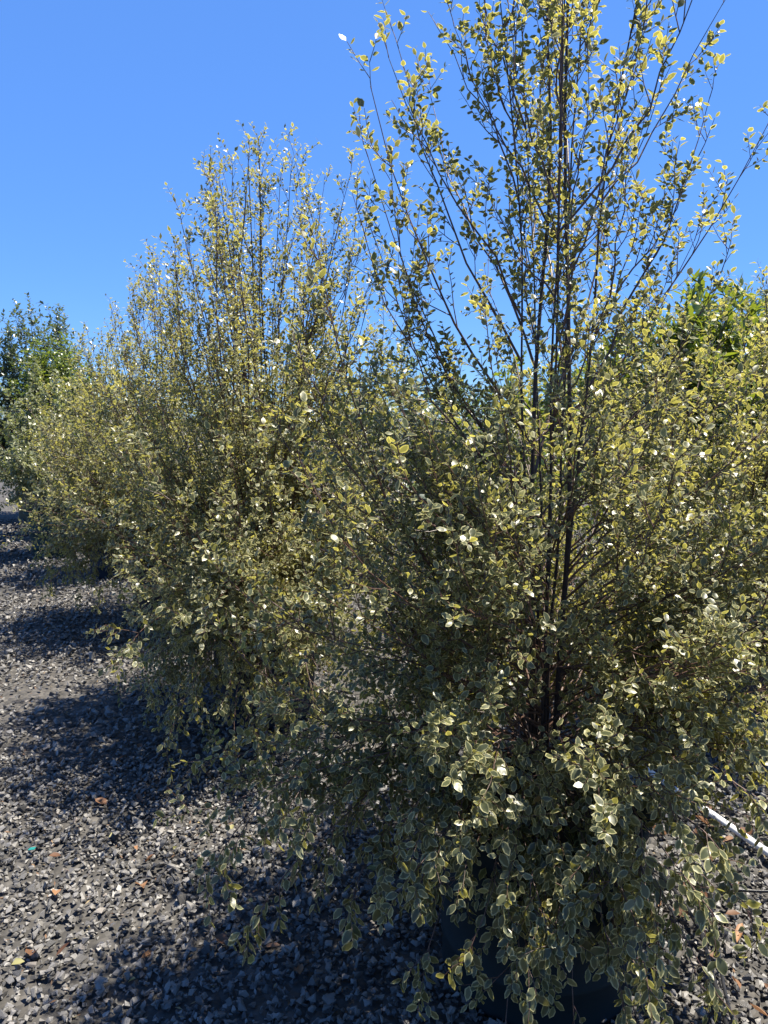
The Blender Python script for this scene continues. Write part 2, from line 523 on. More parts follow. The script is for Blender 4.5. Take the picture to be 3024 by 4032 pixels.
def shrub(name, base, label, cat, seed, stems, profile, n1, zdist, leaf, mat,
          targets=(), group=None, leaf_size=(0.036, 0.028), n_leaf_parts=300, l2_space=(0.055, 0.085), l2_len=(0.22, 0.15),
          n3=3, l3_len=0.07, leaf_gap=0.014, simple=False, bark=None, cotf=None, soil_z=0.46, stem_r=0.011, droop=0.75,
          branch_parts=True, n1pts=9, upright=1.0, t_w=0.55, zmin=0.0, thin=None, reach=0.8, front=None, swell=None, rmin=0.62):
    """multi-stemmed shrub: stems, arching branches that end on a crown profile, twigs, leaves"""
    rs = np.random.default_rng(seed)
    root = empty(name, base)
    tag(root, label, cat, group)
    bark = bark or M['bark']
    H = max(s[-1][2] for s in stems)
    pz, pr = np.array([p[0] for p in profile]), np.array([p[1] for p in profile])
    # stems ------------------------------------------------
    spts = []
    for si, st in enumerate(stems):
        c = np.array(st, float)
        t = np.linspace(0, len(c) - 1, 14)
        q = np.stack([np.interp(t, np.arange(len(c)), c[:, a]) for a in range(3)], -1)
        q[1:-1, :2] += rs.normal(0, 0.006, (12, 2))
        # soften corners
        q[1:-1] = 0.25 * q[:-2] + 0.5 * q[1:-1] + 0.25 * q[2:]
        spts.append(q)
        r = np.linspace(stem_r, 0.0022, 14) * rs.uniform(0.85, 1.1) * (1.0 if si < 2 else 0.62)
        v, f = tubes(q[None], r[None], 8)
        link('stem', mesh_np('stem', v, f, bark), root)
    # level 1 ----------------------------------------------
    zt = np.interp(rs.uniform(0, 1, n1), np.linspace(0, 1, len(zdist)), zdist)
    az = np.arange(n1) * 2.39996 + rs.uniform(-0.35, 0.35, n1)
    rr = np.interp(zt, pz, pr) * rs.uniform(rmin, 1.05, n1)
    tips = np.stack([rr * np.cos(az), rr * np.sin(az), zt], -1)
    if front:      # shallower on the path side; back stretched to widen its ground shadow
        tips[:, 1] = np.where(tips[:, 1] < 0, np.maximum(tips[:, 1], -front - 0.15 * np.abs(tips[:, 1] + front)), tips[:, 1] * 1.6)
    if swell: tips[:, 1] *= np.where(tips[:, 1] < 0, swell, 1.0)  # near side of crown widened to join up the shade on the ground
    if len(targets): tips = np.concatenate([np.array(targets, float), tips])
    cz, cv = cotf if cotf else ((0.3, 0.6, 1.0, 1.5, 2.0, 3.0), (-0.45, -0.05, 0.6, 1.35, 2.1, 2.6))
    B1, L1len = [], []
    for tip in tips:
        r = math.hypot(tip[0], tip[1])
        k = np.interp(tip[2], cz, cv) * rs.uniform(0.8, 1.2)
        z0 = np.clip(tip[2] - r * k, soil_z + 0.05 + 0.12 * rs.uniform(), 0.86 * H)
        best = min(range(len(spts)), key=lambda j: np.hypot(*(spts[j][len(spts[j]) * 2 // 3, :2] - tip[:2])) + rs.uniform(0, 0.12) + (9 if spts[j][-1, 2] < z0 else 0))
        sp = spts[best]
        i = int(np.searchsorted(sp[:, 2], z0)); i = min(max(i, 1), len(sp) - 1)
        f = (z0 - sp[i-1, 2]) / max(sp[i, 2] - sp[i-1, 2], 1e-4)
        p0 = sp[i-1] + (sp[i] - sp[i-1]) * min(max(f, 0), 1)
        d = tip - p0; ln = np.linalg.norm(d)
        low = np.interp(tip[2], (0.5, 1.3), (1.0, 0.0))
        p1 = p0 + d * 0.33 + np.array([0, 0, ln * (0.22 * low + 0.02)]) + rs.normal(0, 0.05 * ln, 3)
        p2 = tip - (d * 0.33 + np.array([0, 0, ln * (-0.20 * low + 0.16 * (1 - low))])) + rs.normal(0, 0.05 * ln, 3)
        q = bezier(p0, p1, p2, tip, n1pts)
        q[1:-1] += rs.normal(0, 0.006, (n1pts - 2, 3))
        B1.append(q); L1len.append(np.linalg.norm(np.diff(q, axis=0), axis=1).sum())
    nb = len(B1)
    for q in spts:                     # the tops of the stems carry side shoots as well
        t = np.linspace(0.42, 1, n1pts) * (len(q) - 1)
        q2 = np.stack([np.interp(t, np.arange(len(q)), q[:, a]) for a in range(3)], -1)
        B1.append(q2); L1len.append(np.linalg.norm(np.diff(q2, axis=0), axis=1).sum())
    B1 = np.array(B1); L1len = np.array(L1len)
    r1 = np.linspace(1, 0.25, n1pts)[None] * (0.0017 + 0.0024 * L1len)[:, None]
    if branch_parts:
        for q, r in zip(B1[:nb], r1[:nb]):
            v, f = tubes(q[None], r[None], 4 if simple else 5)
            link('branch', mesh_np('branch', v, f, M['twig'] if bark is M['bark'] else bark), root)
    # level 2 ----------------------------------------------
    idx, ss = [], []
    for j, ln in enumerate(L1len):
        zm = B1[j, -1, 2]
        sp_ = np.interp(zm, (0.6, H * 0.85), l2_space)
        n = max(3, int(ln * reach / sp_))
        s = 1 - reach * (np.arange(n) + rs.uniform(0, 1, n)) / n
        s[0] = 0.995
        idx += [j] * n; ss += list(s)
    idx, ss = np.array(idx), np.array(ss)
    P2, T2 = poly_at(B1[idx], ss)
    zz = P2[:, 2]
    hfrac = np.clip((zz - 0.5) / (H * 0.75), 0, 1)
    len2 = (l2_len[0] + (l2_len[1] - l2_len[0]) * hfrac) * rs.uniform(0.45, 1.25, len(P2)) * np.where(ss > 0.8, 0.75, 1.0)
    up2 = np.where(zz > 1.0, 0.55 * upright, np.interp(zz, (0.35, 1.0), (-droop, 0.45)))
    ang2 = np.where(ss > 0.99, 0.15, rs.uniform(0.5, 1.05, len(P2)) - 0.22 * hfrac)
    B2 = side_shoots(P2, T2, ang2, len2, up2, rs, 3)
    # level 3 ----------------------------------------------
    K = n3
    s3 = np.clip((np.arange(K)[None] + 1 + rs.uniform(-0.4, 0.4, (len(B2), K))) / (K + 0.2), 0.15, 0.98).ravel()
    B2r = np.repeat(B2, K, 0)
    P3, T3 = poly_at(B2r, s3)
    len3 = l3_len * rs.uniform(0.5, 1.5, len(P3))
    up3 = np.interp(P3[:, 2], (0.35, 0.9), (-0.5, 0.4))
    B3 = side_shoots(P3, T3, rs.uniform(0.45, 1.0, len(P3)), len3, up3, rs, 2)
    if thin:        # fewer side twigs towards the open top
        kp = rs.uniform(0, 1, len(B3)) > np.interp(P3[:, 2], (0.45, 0.62, thin[0], thin[1]), (thin[3], 0.0, 0.0, thin[2]))
        B3, len3 = B3[kp], len3[kp]
    # keep clear of the ground
    def lift(B): B[..., 2] = np.maximum(B[..., 2], zmin + 0.03); return B
    B2, B3 = lift(B2), lift(B3)
    v2, f2 = tubes(B2, np.linspace(1, 0.45, B2.shape[1])[None] * (0.0011 + 0.0040 * len2)[:, None], 3)
    B3t = B3[:, ::2] if simple else B3
    v3, f3 = tubes(B3t, np.tile(np.linspace(0.0011, 0.0006, B3t.shape[1])[None], (len(B3), 1)), 3)
    V, Fq = [v2, v3], [f2, f3 + len(v2)]
    if not branch_parts:
        v1, f1 = tubes(B1[:nb], r1[:nb], 4); Fq.append(f1 + len(v2) + len(v3)); V.append(v1)
    tw = link('twigs', mesh_np('twigs', np.concatenate(V), np.concatenate(Fq), M['twig'] if bark is M['bark'] else bark), root)
    tw['kind'] = 'stuff'
    # leaves ------------------------------------------------
    LP, LT, LPH = [], [], []
    for B, lens, s0 in ((B3, len3, 0.12), (B2, len2 * 0.6, 0.42)):
        n = np.maximum(2, (lens / leaf_gap).astype(int))
        r = np.repeat(np.arange(len(B)), n)
        k = np.arange(len(r)) - np.repeat(np.cumsum(n) - n, n)
        s = s0 + (1 - s0) * (k + 0.9 + rs.uniform(-0.3, 0.3, len(r))) / n[r]
        p, t = poly_at(B[r], s)
        LP.append(p); LT.append(t); LPH.append(k * 2.39996 + rs.uniform(0, 6.28, len(B))[r])
    LP, LT, LPH = np.concatenate(LP), np.concatenate(LT), np.concatenate(LPH)
    # old low leaves hang and turn their faces outwards, the others lie flat to the light
    low = np.interp(LP[:, 2], (0.45, 1.0), (1.0, 0.0))
    ow = LP.copy(); ow[:, 2] = 0; ow = norm(ow) * (0.15 + 0.6 * low)[:, None]
    A, Bv, Nn = leaf_frames(LP, LT, LPH, rs, t_w=t_w, lift=0.10 - 0.75 * low, face_up=0.9 - 0.5 * low, outward=ow)
    hf = np.clip((LP[:, 2] - 0.5) / (H * 0.75), 0, 1)
    L = (np.interp(LP[:, 2], *zip(*leaf_size)) if isinstance(leaf_size[0], tuple) else leaf_size[0] + (leaf_size[1] - leaf_size[0]) * hf) * np.clip(np.exp(rs.normal(0, 0.20, len(LP))), 0.55, 1.35)
    W = rs.uniform(0.82, 1.15, len(LP))
    rnd = np.clip(rs.beta(2, 2.2, len(LP)) * 0.85 + 0.10 * rs.uniform(0, 1, len(LP)) + 0.12 * hf, 0, 1)
    LP = LP + A * 0.003
    sel = np.zeros(len(LP), bool)
    if n_leaf_parts:
        camv = np.array([0, 0, 1.55]) - np.array(base)
        dist = np.linalg.norm(LP - camv, axis=1)
        wld = LP + np.array(base)
        th = R(7.3)
        dep = wld[:, 1] * math.cos(th) - (wld[:, 2] - 1.55) * math.sin(th)
        hy = wld[:, 1] * math.sin(th) + (wld[:, 2] - 1.55) * math.cos(th)
        inside = (np.abs(wld[:, 0] / dep) < 0.51) & (np.abs(hy / dep) < 0.68)
        facing = np.abs((norm(LP - camv) * Nn).sum(-1))
        sc = np.where(inside, L * (0.35 + facing) / dist ** 2.2, -1)
        sel[np.argsort(-sc)[:n_leaf_parts]] = True
    fo = link('foliage', leaves_mesh('foliage', LP[~sel], A[~sel], Bv[~sel], Nn[~sel], L[~sel], W[~sel], rnd[~sel],
                                     (SIMPLE if simple else TPL)[leaf], mat, rs), root)
    fo['kind'] = 'stuff'
    tpls, edge, fc = FINE[leaf]
    cache = {}
    for i in np.flatnonzero(sel):
        k = (int(rs.integers(0, 8)), int(rnd[i] * 5.99))
        if k not in cache:
            cache[k] = mesh_np('leaf', tpls[k[0]], fc, mat, True, {'edge': edge, 'rnd': np.full(len(edge), (k[1] + 0.5) / 6)})
        o = link('leaf', cache[k], root)
        cols = (A[i] * L[i], Bv[i] * L[i] * W[i], Nn[i] * L[i])
        o.matrix_local = Matrix([[float(cols[c][r]) for c in range(3)] + [float(LP[i][r])] for r in range(3)] + [[0, 0, 0, 1]])
    print(name, 'branches', len(B1), 'twigs', len(B2) + len(B3), 'leaves', len(LP))
    return root

# ------------------------------------------------------------------ pots
def lathe(prof, sides, mat, name, parent, wob=0.0, seed=1):
    rs = np.random.default_rng(seed)
    a = np.arange(sides) * 2 * math.pi / sides
    w = 1 + wob * (np.sin(a * 2 + rs.uniform(0, 6)) + 0.6 * np.sin(a * 3 + rs.uniform(0, 6)) + 0.4 * np.sin(a * 7 + rs.uniform(0, 6)))
    V = np.array([[(r * ww * math.cos(t), r * ww * math.sin(t), z) for t, ww in zip(a, w)] for r, z in prof]).reshape(-1, 3)
    idx = np.arange(len(prof) * sides).reshape(len(prof), sides)
    q = np.stack([idx[:-1], np.roll(idx[:-1], -1, 1), np.roll(idx[1:], -1, 1), idx[1:]], -1).reshape(-1, 4)
    o = link(name, mesh_np(name, V, q, mat, True), parent)
    return o

def pot(name, loc, label, mat, rt=0.28, rb=0.235, h=0.50, wob=0.004, seed=1, cat='plant pot', ribs=(0.12, 0.30), rim=True):
    root = empty(name, loc)
    tag(root, label, cat)
    p = [(0.001, 0.012), (rb - 0.012, 0.010), (rb, 0.0), (rb + 0.004, 0.02)]
    for z in ribs:
        r = rb + (rt - rb) * z / h
        p += [(r, z - 0.010), (r + 0.005, z - 0.006), (r + 0.005, z + 0.006), (r, z + 0.010)]
    r = rb + (rt - rb) * (h - 0.045) / h
    p += [(r, h - 0.045), (r + 0.001, h - 0.030)]
    lathe(p, 48, mat, 'wall', root, wob, seed)
    if rim:
        lathe([(rt - 0.004, h - 0.034), (rt + 0.014, h - 0.030), (rt + 0.016, h - 0.006), (rt + 0.010, h), (rt - 0.004, h),
               (rt - 0.012, h - 0.010), (rt - 0.014, h - 0.10)], 48, mat, 'rim', root, wob, seed)
    else:
        lathe([(rt - 0.004, h - 0.034), (rt + 0.002, h), (rt - 0.006, h + 0.004), (rt - 0.012, h - 0.10)], 48, mat, 'rim', root, wob, seed)
    lathe([(0.001, h - 0.035), (rt * 0.45, h - 0.045), (rt * 0.8, h - 0.055), (rt - 0.017, h - 0.062)], 36, M['soil'], 'soil', root, wob, seed)
    return root

S1, S2, S3 = (0.44, 1.95, 0), (-0.62, 3.75, 0), (-1.62, 5.45, 0)
S4, SR = (-2.65, 7.2, 0), (1.68, 3.45, 0)
SL, SM, SD, SG = (-3.72, 8.2, 0), (-4.15, 9.5, 0), (-5.15, 11.3, 0), (2.22, 5.25, 0)

pot('plant_pot', S1, 'dark teal plastic nursery pot with a handwritten card on its side', M['pot_teal'], 0.28, 0.268, 0.50, seed=3)
pot('plant_pot', S2, 'navy black plastic nursery pot under the next bushy variegated shrub', M['pot_blue'], 0.28, 0.235, 0.48, seed=4)
pot('plant_pot', S3, 'dark brown plastic nursery pot carrying a blank beige tag', M['pot_brown'], 0.28, 0.24, 0.48, seed=5)
pot('plant_pot', S4, 'black plastic nursery pot below the shortest variegated shrub of the row', M['pot_blue'], 0.27, 0.23, 0.46, seed=6)
pot('plant_pot', SR, 'reddish brown nursery pot under the lone shrub beside the white pipe', M['pot_brown'], 0.27, 0.23, 0.46, seed=8)
pot('plant_pot', SL, 'green plastic nursery pot with a wide rolled rim at the end of the row', M['pot_green'], 0.27, 0.20, 0.52, seed=9)
pot('plant_pot', SM, 'black nursery pot hidden below the lime green shrub', M['pot_blue'], 0.27, 0.22, 0.48, seed=12)
pot('planter_bag', SD, 'wide brown hessian planter bag holding the dark open tree', M['hessian'], 0.46, 0.42, 0.50, wob=0.018, seed=10, cat='planter', ribs=(), rim=False)
pot('plant_pot', SG, 'black nursery pot at the foot of the tan laurel trunk', M['pot_blue'], 0.24, 0.20, 0.40, seed=11)

# ------------------------------------------------------------------ the variegated shrubs
def loc(base, pts): return [(x - base[0], y - base[1], z - base[2]) for x, y, z in pts]

LEAF_Z = [(0.4, 0.0265), (0.7, 0.0225), (1.1, 0.0185), (1.6, 0.018), (2.0, 0.0185), (3.0, 0.019)]
def fan(k, zf, H, rtop, seed, z0=0.44):
    """k upright stems, bundled up to zf and fanning out above"""
    rs = np.random.default_rng(seed)
    out = []
    for i in range(k):
        a = i * 2.39996 + rs.uniform(-0.3, 0.3); q = (i + 0.4) / k
        h = H * (1 - 0.16 * q * rs.uniform(0.5, 1.2)); r = rtop * q
        c, d = math.cos(a), math.sin(a)
        out.append([(0.03 * c, 0.03 * d, z0), (0.045 * c, 0.045 * d, z0 + (zf - z0) * 0.55), (0.06 * c + 0.1 * r * c, 0.06 * d + 0.1 * r * d, zf),
                    (0.55 * r * c, 0.55 * r * d, zf + (h - zf) * 0.5), (r * c, r * d, h)])
    return out
t1 = loc(S1, [(0.01, 1.9, 2.41), (-0.03, 1.75, 2.28), (-0.04, 1.85, 2.17), (0.13, 1.95, 2.5), (0.22, 1.9, 2.62), (-0.04, 1.7, 1.94),
              (-0.13, 1.6, 1.85), (-0.17, 1.6, 1.65), (-0.17, 1.5, 1.46), (-0.29, 1.6, 1.14), (-0.32, 2.0, 1.05), (-0.16, 1.75, 1.62), (-0.02, 1.9, 1.98), (0.02, 1.8, 2.06), (-0.30, 1.6, 1.0),
              (-0.32, 1.72, 0.74), (-0.29, 1.6, 0.70), (-0.34, 1.62, 0.60), (-0.22, 1.62, 0.50), (-0.05, 1.65, 0.48), (0.10, 1.52, 0.60),
              (0.31, 1.46, 0.40), (0.42, 1.50, 0.28), (0.28, 1.52, 0.24), (0.56, 1.52, 0.24), (0.48, 1.48, 0.45), (0.22, 1.52, 0.44), (0.52, 1.50, 0.34), (0.70, 1.55, 0.32), (0.12, 1.60, 0.36), (0.53, 1.45, 0.50), (0.66, 1.5, 0.42), (0.80, 1.52, 0.48),
              (0.72, 1.5, 0.80), (0.85, 2.0, 2.58), (0.85, 2.05, 2.38), (1.03, 2.1, 2.33), (0.81, 2.0, 2.22), (0.81, 2.0, 2.01),
              (0.84, 1.9, 1.91), (0.90, 1.9, 1.67), (0.91, 1.8, 1.44), (0.94, 1.8, 1.09), (0.97, 1.8, 0.85), (0.58, 1.44, 0.66)])
shrub('potted_shrub', S1, 'tallest cream-edged variegated shrub, sprays hanging over the teal pot', 'shrub', 101,
      stems=fan(8, 1.55, 2.95, 0.30, 5),
      profile=[(0.3, 0.54), (0.6, 0.68), (1.0, 0.72), (1.4, 0.72), (1.62, 0.62), (1.76, 0.34), (1.9, 0.24), (2.2, 0.38), (2.5, 0.42), (2.95, 0.26)],
      rmin=0.32, reach=0.72, n1=195, zdist=[0.55, 0.68, 0.8, 0.92, 1.04, 1.15, 1.26, 1.37, 1.48, 1.58, 1.68, 2.1, 2.5, 2.95], leaf='oval', mat=M['varieg'], targets=t1,
      group='variegated shrubs in a row of pots', leaf_size=LEAF_Z, n3=5, l2_space=(0.047, 0.072), l2_len=(0.20, 0.10), l3_len=0.062, leaf_gap=0.0098,
      cotf=((0.3, 0.6, 1.0, 1.5, 1.8, 2.2, 3.0), (-0.45, -0.05, 0.45, 0.9, 1.3, 1.6, 1.8)), front=0.50,
      thin=(1.6, 1.85, 0.48, 0.25), stem_r=0.0085, zmin=0.06)
t2 = loc(S2, [(-0.44, 3.75, 2.83), (-0.6, 3.75, 2.72), (-0.74, 3.7, 2.54), (-0.85, 3.75, 2.58), (-0.95, 3.75, 2.35), (-0.98, 3.7, 2.14),
              (-0.29, 3.75, 2.66), (-0.16, 3.75, 2.72), (-0.13, 3.7, 2.6), (-0.09, 3.75, 2.45), (-0.05, 3.7, 2.2), (0.0, 3.7, 2.0), (0.05, 3.7, 1.8), (0.1, 3.6, 1.6), (0.02, 3.65, 1.9), (-0.02, 3.75, 2.32), (-1.2, 3.6, 0.48), (-1.22, 3.5, 0.36), (-1.05, 3.4, 0.30)])
shrub('potted_shrub', S2, 'dense variegated shrub with a pointed twiggy top over the navy pot', 'shrub', 202,
      stems=fan(9, 1.3, 2.85, 0.42, 8),
      profile=[(0.15, 0.50), (0.5, 0.64), (1.0, 0.74), (1.5, 0.74), (2.0, 0.64), (2.3, 0.52), (2.5, 0.38), (2.85, 0.12)],
      n1=215, zdist=[0.18, 0.35, 0.5, 0.7, 0.9, 1.1, 1.35, 1.6, 1.85, 2.1, 2.35, 2.75], leaf='oval', mat=M['varieg'], targets=t2,
      group='variegated shrubs in a row of pots', leaf_size=(0.025, 0.0215), n3=4, l2_len=(0.20, 0.13), leaf_gap=0.0115, swell=1.65, thin=(1.8, 2.4, 0.1, 0.1), zmin=0.06, simple=True)
t3 = loc(S3, [(-1.62, 5.45, 2.55), (-1.49, 5.45, 2.58), (-1.79, 5.45, 2.41), (-1.96, 5.45, 2.25), (-2.17, 5.45, 2.05),
              (-2.45, 5.4, 1.22), (-2.45, 5.4, 0.75), (-2.4, 5.35, 0.48), (-2.2, 5.3, 0.36)])
shrub('potted_shrub', S3, 'broad variegated shrub behind the beige-tagged brown pot', 'shrub', 303,
      stems=fan(8, 1.2, 2.6, 0.38, 9),
      profile=[(0.2, 0.80), (0.6, 0.98), (1.1, 0.98), (1.5, 0.86), (2.0, 0.55), (2.5, 0.14)],
      n1=195, zdist=[0.35, 0.55, 0.75, 0.95, 1.1, 1.3, 1.5, 1.7, 1.95, 2.2, 2.5], leaf='oval', mat=M['varieg'], targets=t3,
      group='variegated shrubs in a row of pots', leaf_size=(0.027, 0.023), n3=4, leaf_gap=0.0132, thin=(1.7, 2.3, 0.4, 0.1), simple=True, zmin=0.06)
shrub('potted_shrub', S4, 'shortest variegated shrub of the row, beside the lime green shrub', 'shrub', 404,
      stems=[[(0.0, 0, 0.42), (0.0, 0, 1.2), (-0.03, 0.0, 1.9), (0.02, 0.0, 2.25)],
             [(0.03, 0.03, 0.42), (0.14, 0.03, 1.2), (0.25, 0.02, 2.1)]],
      profile=[(0.2, 0.6), (0.6, 0.76), (1.1, 0.76), (1.5, 0.62), (1.9, 0.4), (2.3, 0.12)],
      n1=110, zdist=[0.5, 0.8, 1.1, 1.3, 1.5, 1.7, 1.9, 2.2], leaf='oval', mat=M['varieg'],
      group='variegated shrubs in a row of pots', leaf_size=(0.034, 0.029), n3=3, simple=True, n_leaf_parts=60, zmin=0.06)
shrub('potted_shrub', SR, 'open yellowish variegated shrub beside the white pipe, bare near its pot', 'shrub', 505,
      stems=[[(0.0, 0, 0.42), (-0.02, 0, 1.0), (-0.06, 0.0, 1.6), (-0.02, 0.0, 1.95)],
             [(0.03, 0.03, 0.42), (0.10, 0.03, 1.0), (0.14, 0.02, 1.6), (0.05, 0.0, 2.1)],
             [(-0.05, 0.0, 0.42), (-0.15, 0.0, 0.9), (-0.25, 0.0, 1.4), (-0.32, 0.0, 1.9)]],
      profile=[(0.7, 0.5), (1.0, 0.74), (1.4, 0.82), (1.7, 0.66), (1.9, 0.40), (2.15, 0.15)],
      n1=170, zdist=[0.85, 1.05, 1.2, 1.32, 1.45, 1.55, 1.65, 1.8, 2.1], leaf='oval', mat=M['varieg'],
      leaf_size=(0.028, 0.026), n3=3, leaf_gap=0.0125, zmin=0.06, simple=True)

# ------------------------------------------------------------------ other nursery stock
LCOT = ((0.3, 1.0, 1.6, 2.5), (0.2, 0.5, 0.9, 1.6))
shrub('laurel_tree', SG, 'bright green laurel with long pointed leaves on a tan trunk', 'tree', 606,
      stems=[[(0.0, 0, 0.34), (0.01, 0, 0.9), (-0.02, 0.0, 1.5), (0.0, 0.0, 2.2)], [(0.02, 0.0, 0.9), (0.12, 0.03, 1.5), (0.22, 0.0, 2.1)]],
      profile=[(1.1, 0.6), (1.5, 0.85), (1.8, 0.8), (2.1, 0.5), (2.34, 0.16)],
      n1=115, zdist=[1.2, 1.4, 1.6, 1.8, 2.0, 2.34], leaf='lance', mat=M['laurel'], leaf_size=(0.105, 0.095), n3=2,
      l2_space=(0.10, 0.09), l2_len=(0.16, 0.14), l3_len=0.06, leaf_gap=0.012, bark=M['tan_bark'], cotf=LCOT, stem_r=0.024, soil_z=0.9, n_leaf_parts=120, t_w=0.75)
shrub('laurel_tree', (3.45, 5.5, 0), 'dark dense laurel shrub growing beyond the lone shrub', 'shrub', 616,
      stems=[[(0.0, 0, 0.0), (0.01, 0, 0.9), (-0.02, 0.0, 1.5), (0.0, 0.0, 2.0)], [(0.02, 0.0, 0.0), (0.2, 0.03, 1.2), (0.3, 0.0, 1.9)]],
      profile=[(0.2, 0.6), (0.8, 0.8), (1.5, 0.75), (1.9, 0.5), (2.2, 0.12)],
      n1=80, zdist=[0.3, 0.7, 1.0, 1.3, 1.6, 1.9, 2.1], leaf='lance', mat=M['dark_leaf'], leaf_size=(0.11, 0.10), n3=2,
      l2_space=(0.10, 0.09), l2_len=(0.18, 0.14), l3_len=0.06, leaf_gap=0.014, cotf=LCOT, soil_z=0.1, n_leaf_parts=60, t_w=0.7, simple=True)
shrub('potted_shrub', SL, 'olive grey loose shrub growing from the green rolled-rim pot', 'shrub', 717,
      stems=[[(0.0, 0, 0.46), (-0.1, 0, 1.2), (-0.1, 0.0, 2.0)], [(0.0, 0.0, 0.46), (0.1, 0.03, 1.2), (0.2, 0.0, 1.8)]],
      profile=[(0.6, 0.4), (1.0, 0.62), (1.5, 0.6), (1.9, 0.35), (2.1, 0.15)],
      n1=70, zdist=[0.65, 0.85, 1.0, 1.2, 1.4, 1.6, 1.8, 2.1], leaf='oval', mat=M['olive'], leaf_size=(0.045, 0.04), n3=3, simple=True, n_leaf_parts=0)
shrub('laurel_tree', (2.85, 5.7, 0), 'yellow-green laurel shrub rising between the tan-trunked laurel and the dark laurel', 'shrub', 626,
      stems=[[(0.0, 0, 0.0), (0.01, 0, 0.9), (-0.02, 0.0, 1.5), (0.0, 0.0, 2.3)], [(0.02, 0.0, 0.0), (0.2, 0.03, 1.2), (0.3, 0.0, 2.1)]],
      profile=[(0.9, 0.5), (1.4, 0.7), (1.9, 0.65), (2.2, 0.4), (2.45, 0.12)],
      n1=80, zdist=[1.1, 1.4, 1.7, 1.9, 2.1, 2.4], leaf='lance', mat=M['laurel'], leaf_size=(0.10, 0.09), n3=2,
      l2_space=(0.10, 0.09), l2_len=(0.16, 0.14), l3_len=0.06, leaf_gap=0.013, cotf=LCOT, soil_z=0.4, n_leaf_parts=80, t_w=0.75, simple=True)
shrub('potted_shrub', SM, 'rounded lime green shrub rising behind the end of the row', 'shrub', 707,
      stems=[[(0.0, 0, 0.46), (0.1, 0, 1.2), (0.2, 0.0, 2.1)], [(0.0, 0.0, 0.46), (0.0, 0.03, 1.2), (-0.1, 0.0, 1.9)]],
      profile=[(0.7, 0.3), (1.0, 0.5), (1.5, 0.58), (1.9, 0.55), (2.45, 0.2)],
      n1=110, zdist=[1.0, 1.3, 1.5, 1.7, 1.9, 2.1, 2.25, 2.45], leaf='oval', mat=M['lime'], leaf_size=(0.05, 0.045), n3=3, simple=True, n_leaf_parts=0)
shrub('dark_tree', SD, 'dark green open tree with ragged top in the hessian bag', 'tree', 808,
      stems=[[(0.0, 0, 0.44), (-0.1, 0, 1.2), (-0.1, 0.0, 2.2), (-0.12, 0.0, 3.15)], [(0.05, 0.0, 0.44), (0.2, 0.03, 1.4), (0.4, 0.0, 2.8)],
             [(-0.05, 0.0, 0.44), (-0.3, 0.03, 1.4), (-0.6, 0.0, 2.5)]],
      profile=[(0.5, 0.8), (1.0, 1.05), (1.6, 1.1), (2.2, 0.95), (2.7, 0.65), (3.2, 0.2)],
      n1=110, zdist=[0.7, 1.0, 1.3, 1.6, 1.9, 2.2, 2.5, 2.8, 3.1], leaf='oval', mat=M['dark_leaf'], leaf_size=(0.072, 0.062), n3=2,
      l2_space=(0.10, 0.10), l2_len=(0.28, 0.2), l3_len=0.10, leaf_gap=0.02, simple=True, n_leaf_parts=0, branch_parts=False)
shrub('dark_tree', (-6.3, 10.6, 0), 'grey-green loose tree at the path edge beside the hessian bag', 'tree', 818,
      stems=[[(0.0, 0, 0.0), (-0.1, 0, 1.2), (-0.1, 0.0, 2.0), (-0.12, 0.0, 2.5)], [(0.05, 0.0, 0.0), (0.2, 0.03, 1.4), (0.4, 0.0, 2.3)]],
      profile=[(0.8, 0.7), (1.2, 0.95), (1.7, 0.95), (2.2, 0.6), (2.6, 0.2)],
      n1=90, zdist=[0.9, 1.2, 1.5, 1.8, 2.1, 2.5], leaf='oval', mat=M['grey_leaf'], leaf_size=(0.072, 0.062), n3=2,
      l2_space=(0.10, 0.10), l2_len=(0.28, 0.2), l3_len=0.10, leaf_gap=0.02, simple=True, n_leaf_parts=0, branch_parts=False)
back = [((-0.75, 7.9, 0), 2.1, 'dark_leaf', 'dark evergreen shrub showing through twigs behind the pointed shrub', 911),
        ((0.35, 7.0, 0), 2.0, 'grey_leaf', 'grey-green shrub glimpsed in the gap between the two tallest shrubs', 912),
        ((1.25, 6.5, 0), 1.9, 'laurel', 'fresh green shrub half hidden directly behind the tallest shrub', 915),
        ((1.95, 8.0, 0), 2.2, 'dark_leaf', 'dark evergreen shrub beyond the tallest shrub and the laurel', 913),
        ((4.3, 8.3, 0), 2.35, 'laurel', 'fresh green shrub standing beyond the dark laurel shrub', 914)]
for b, h, mt, lb, sd in back:
    shrub('background_shrub', b, lb, 'shrub', sd,
          stems=[[(0.0, 0, 0.0), (-0.05, 0, h * 0.4), (-0.05, 0.0, h)], [(0.05, 0.0, 0.0), (0.2, 0.03, h * 0.5), (0.3, 0.0, h * 0.92)]],
          profile=[(0.1, 0.5), (h * 0.4, 0.85), (h * 0.7, 0.75), (h, 0.2)],
          n1=60, zdist=[0.2, h * 0.3, h * 0.5, h * 0.7, h * 0.85, h], leaf='oval', mat=M[mt], leaf_size=(0.072, 0.066), n3=2,
          l2_space=(0.10, 0.10), l2_len=(0.25, 0.2), l3_len=0.09, leaf_gap=0.02, simple=True, n_leaf_parts=0, branch_parts=False, soil_z=0.05)
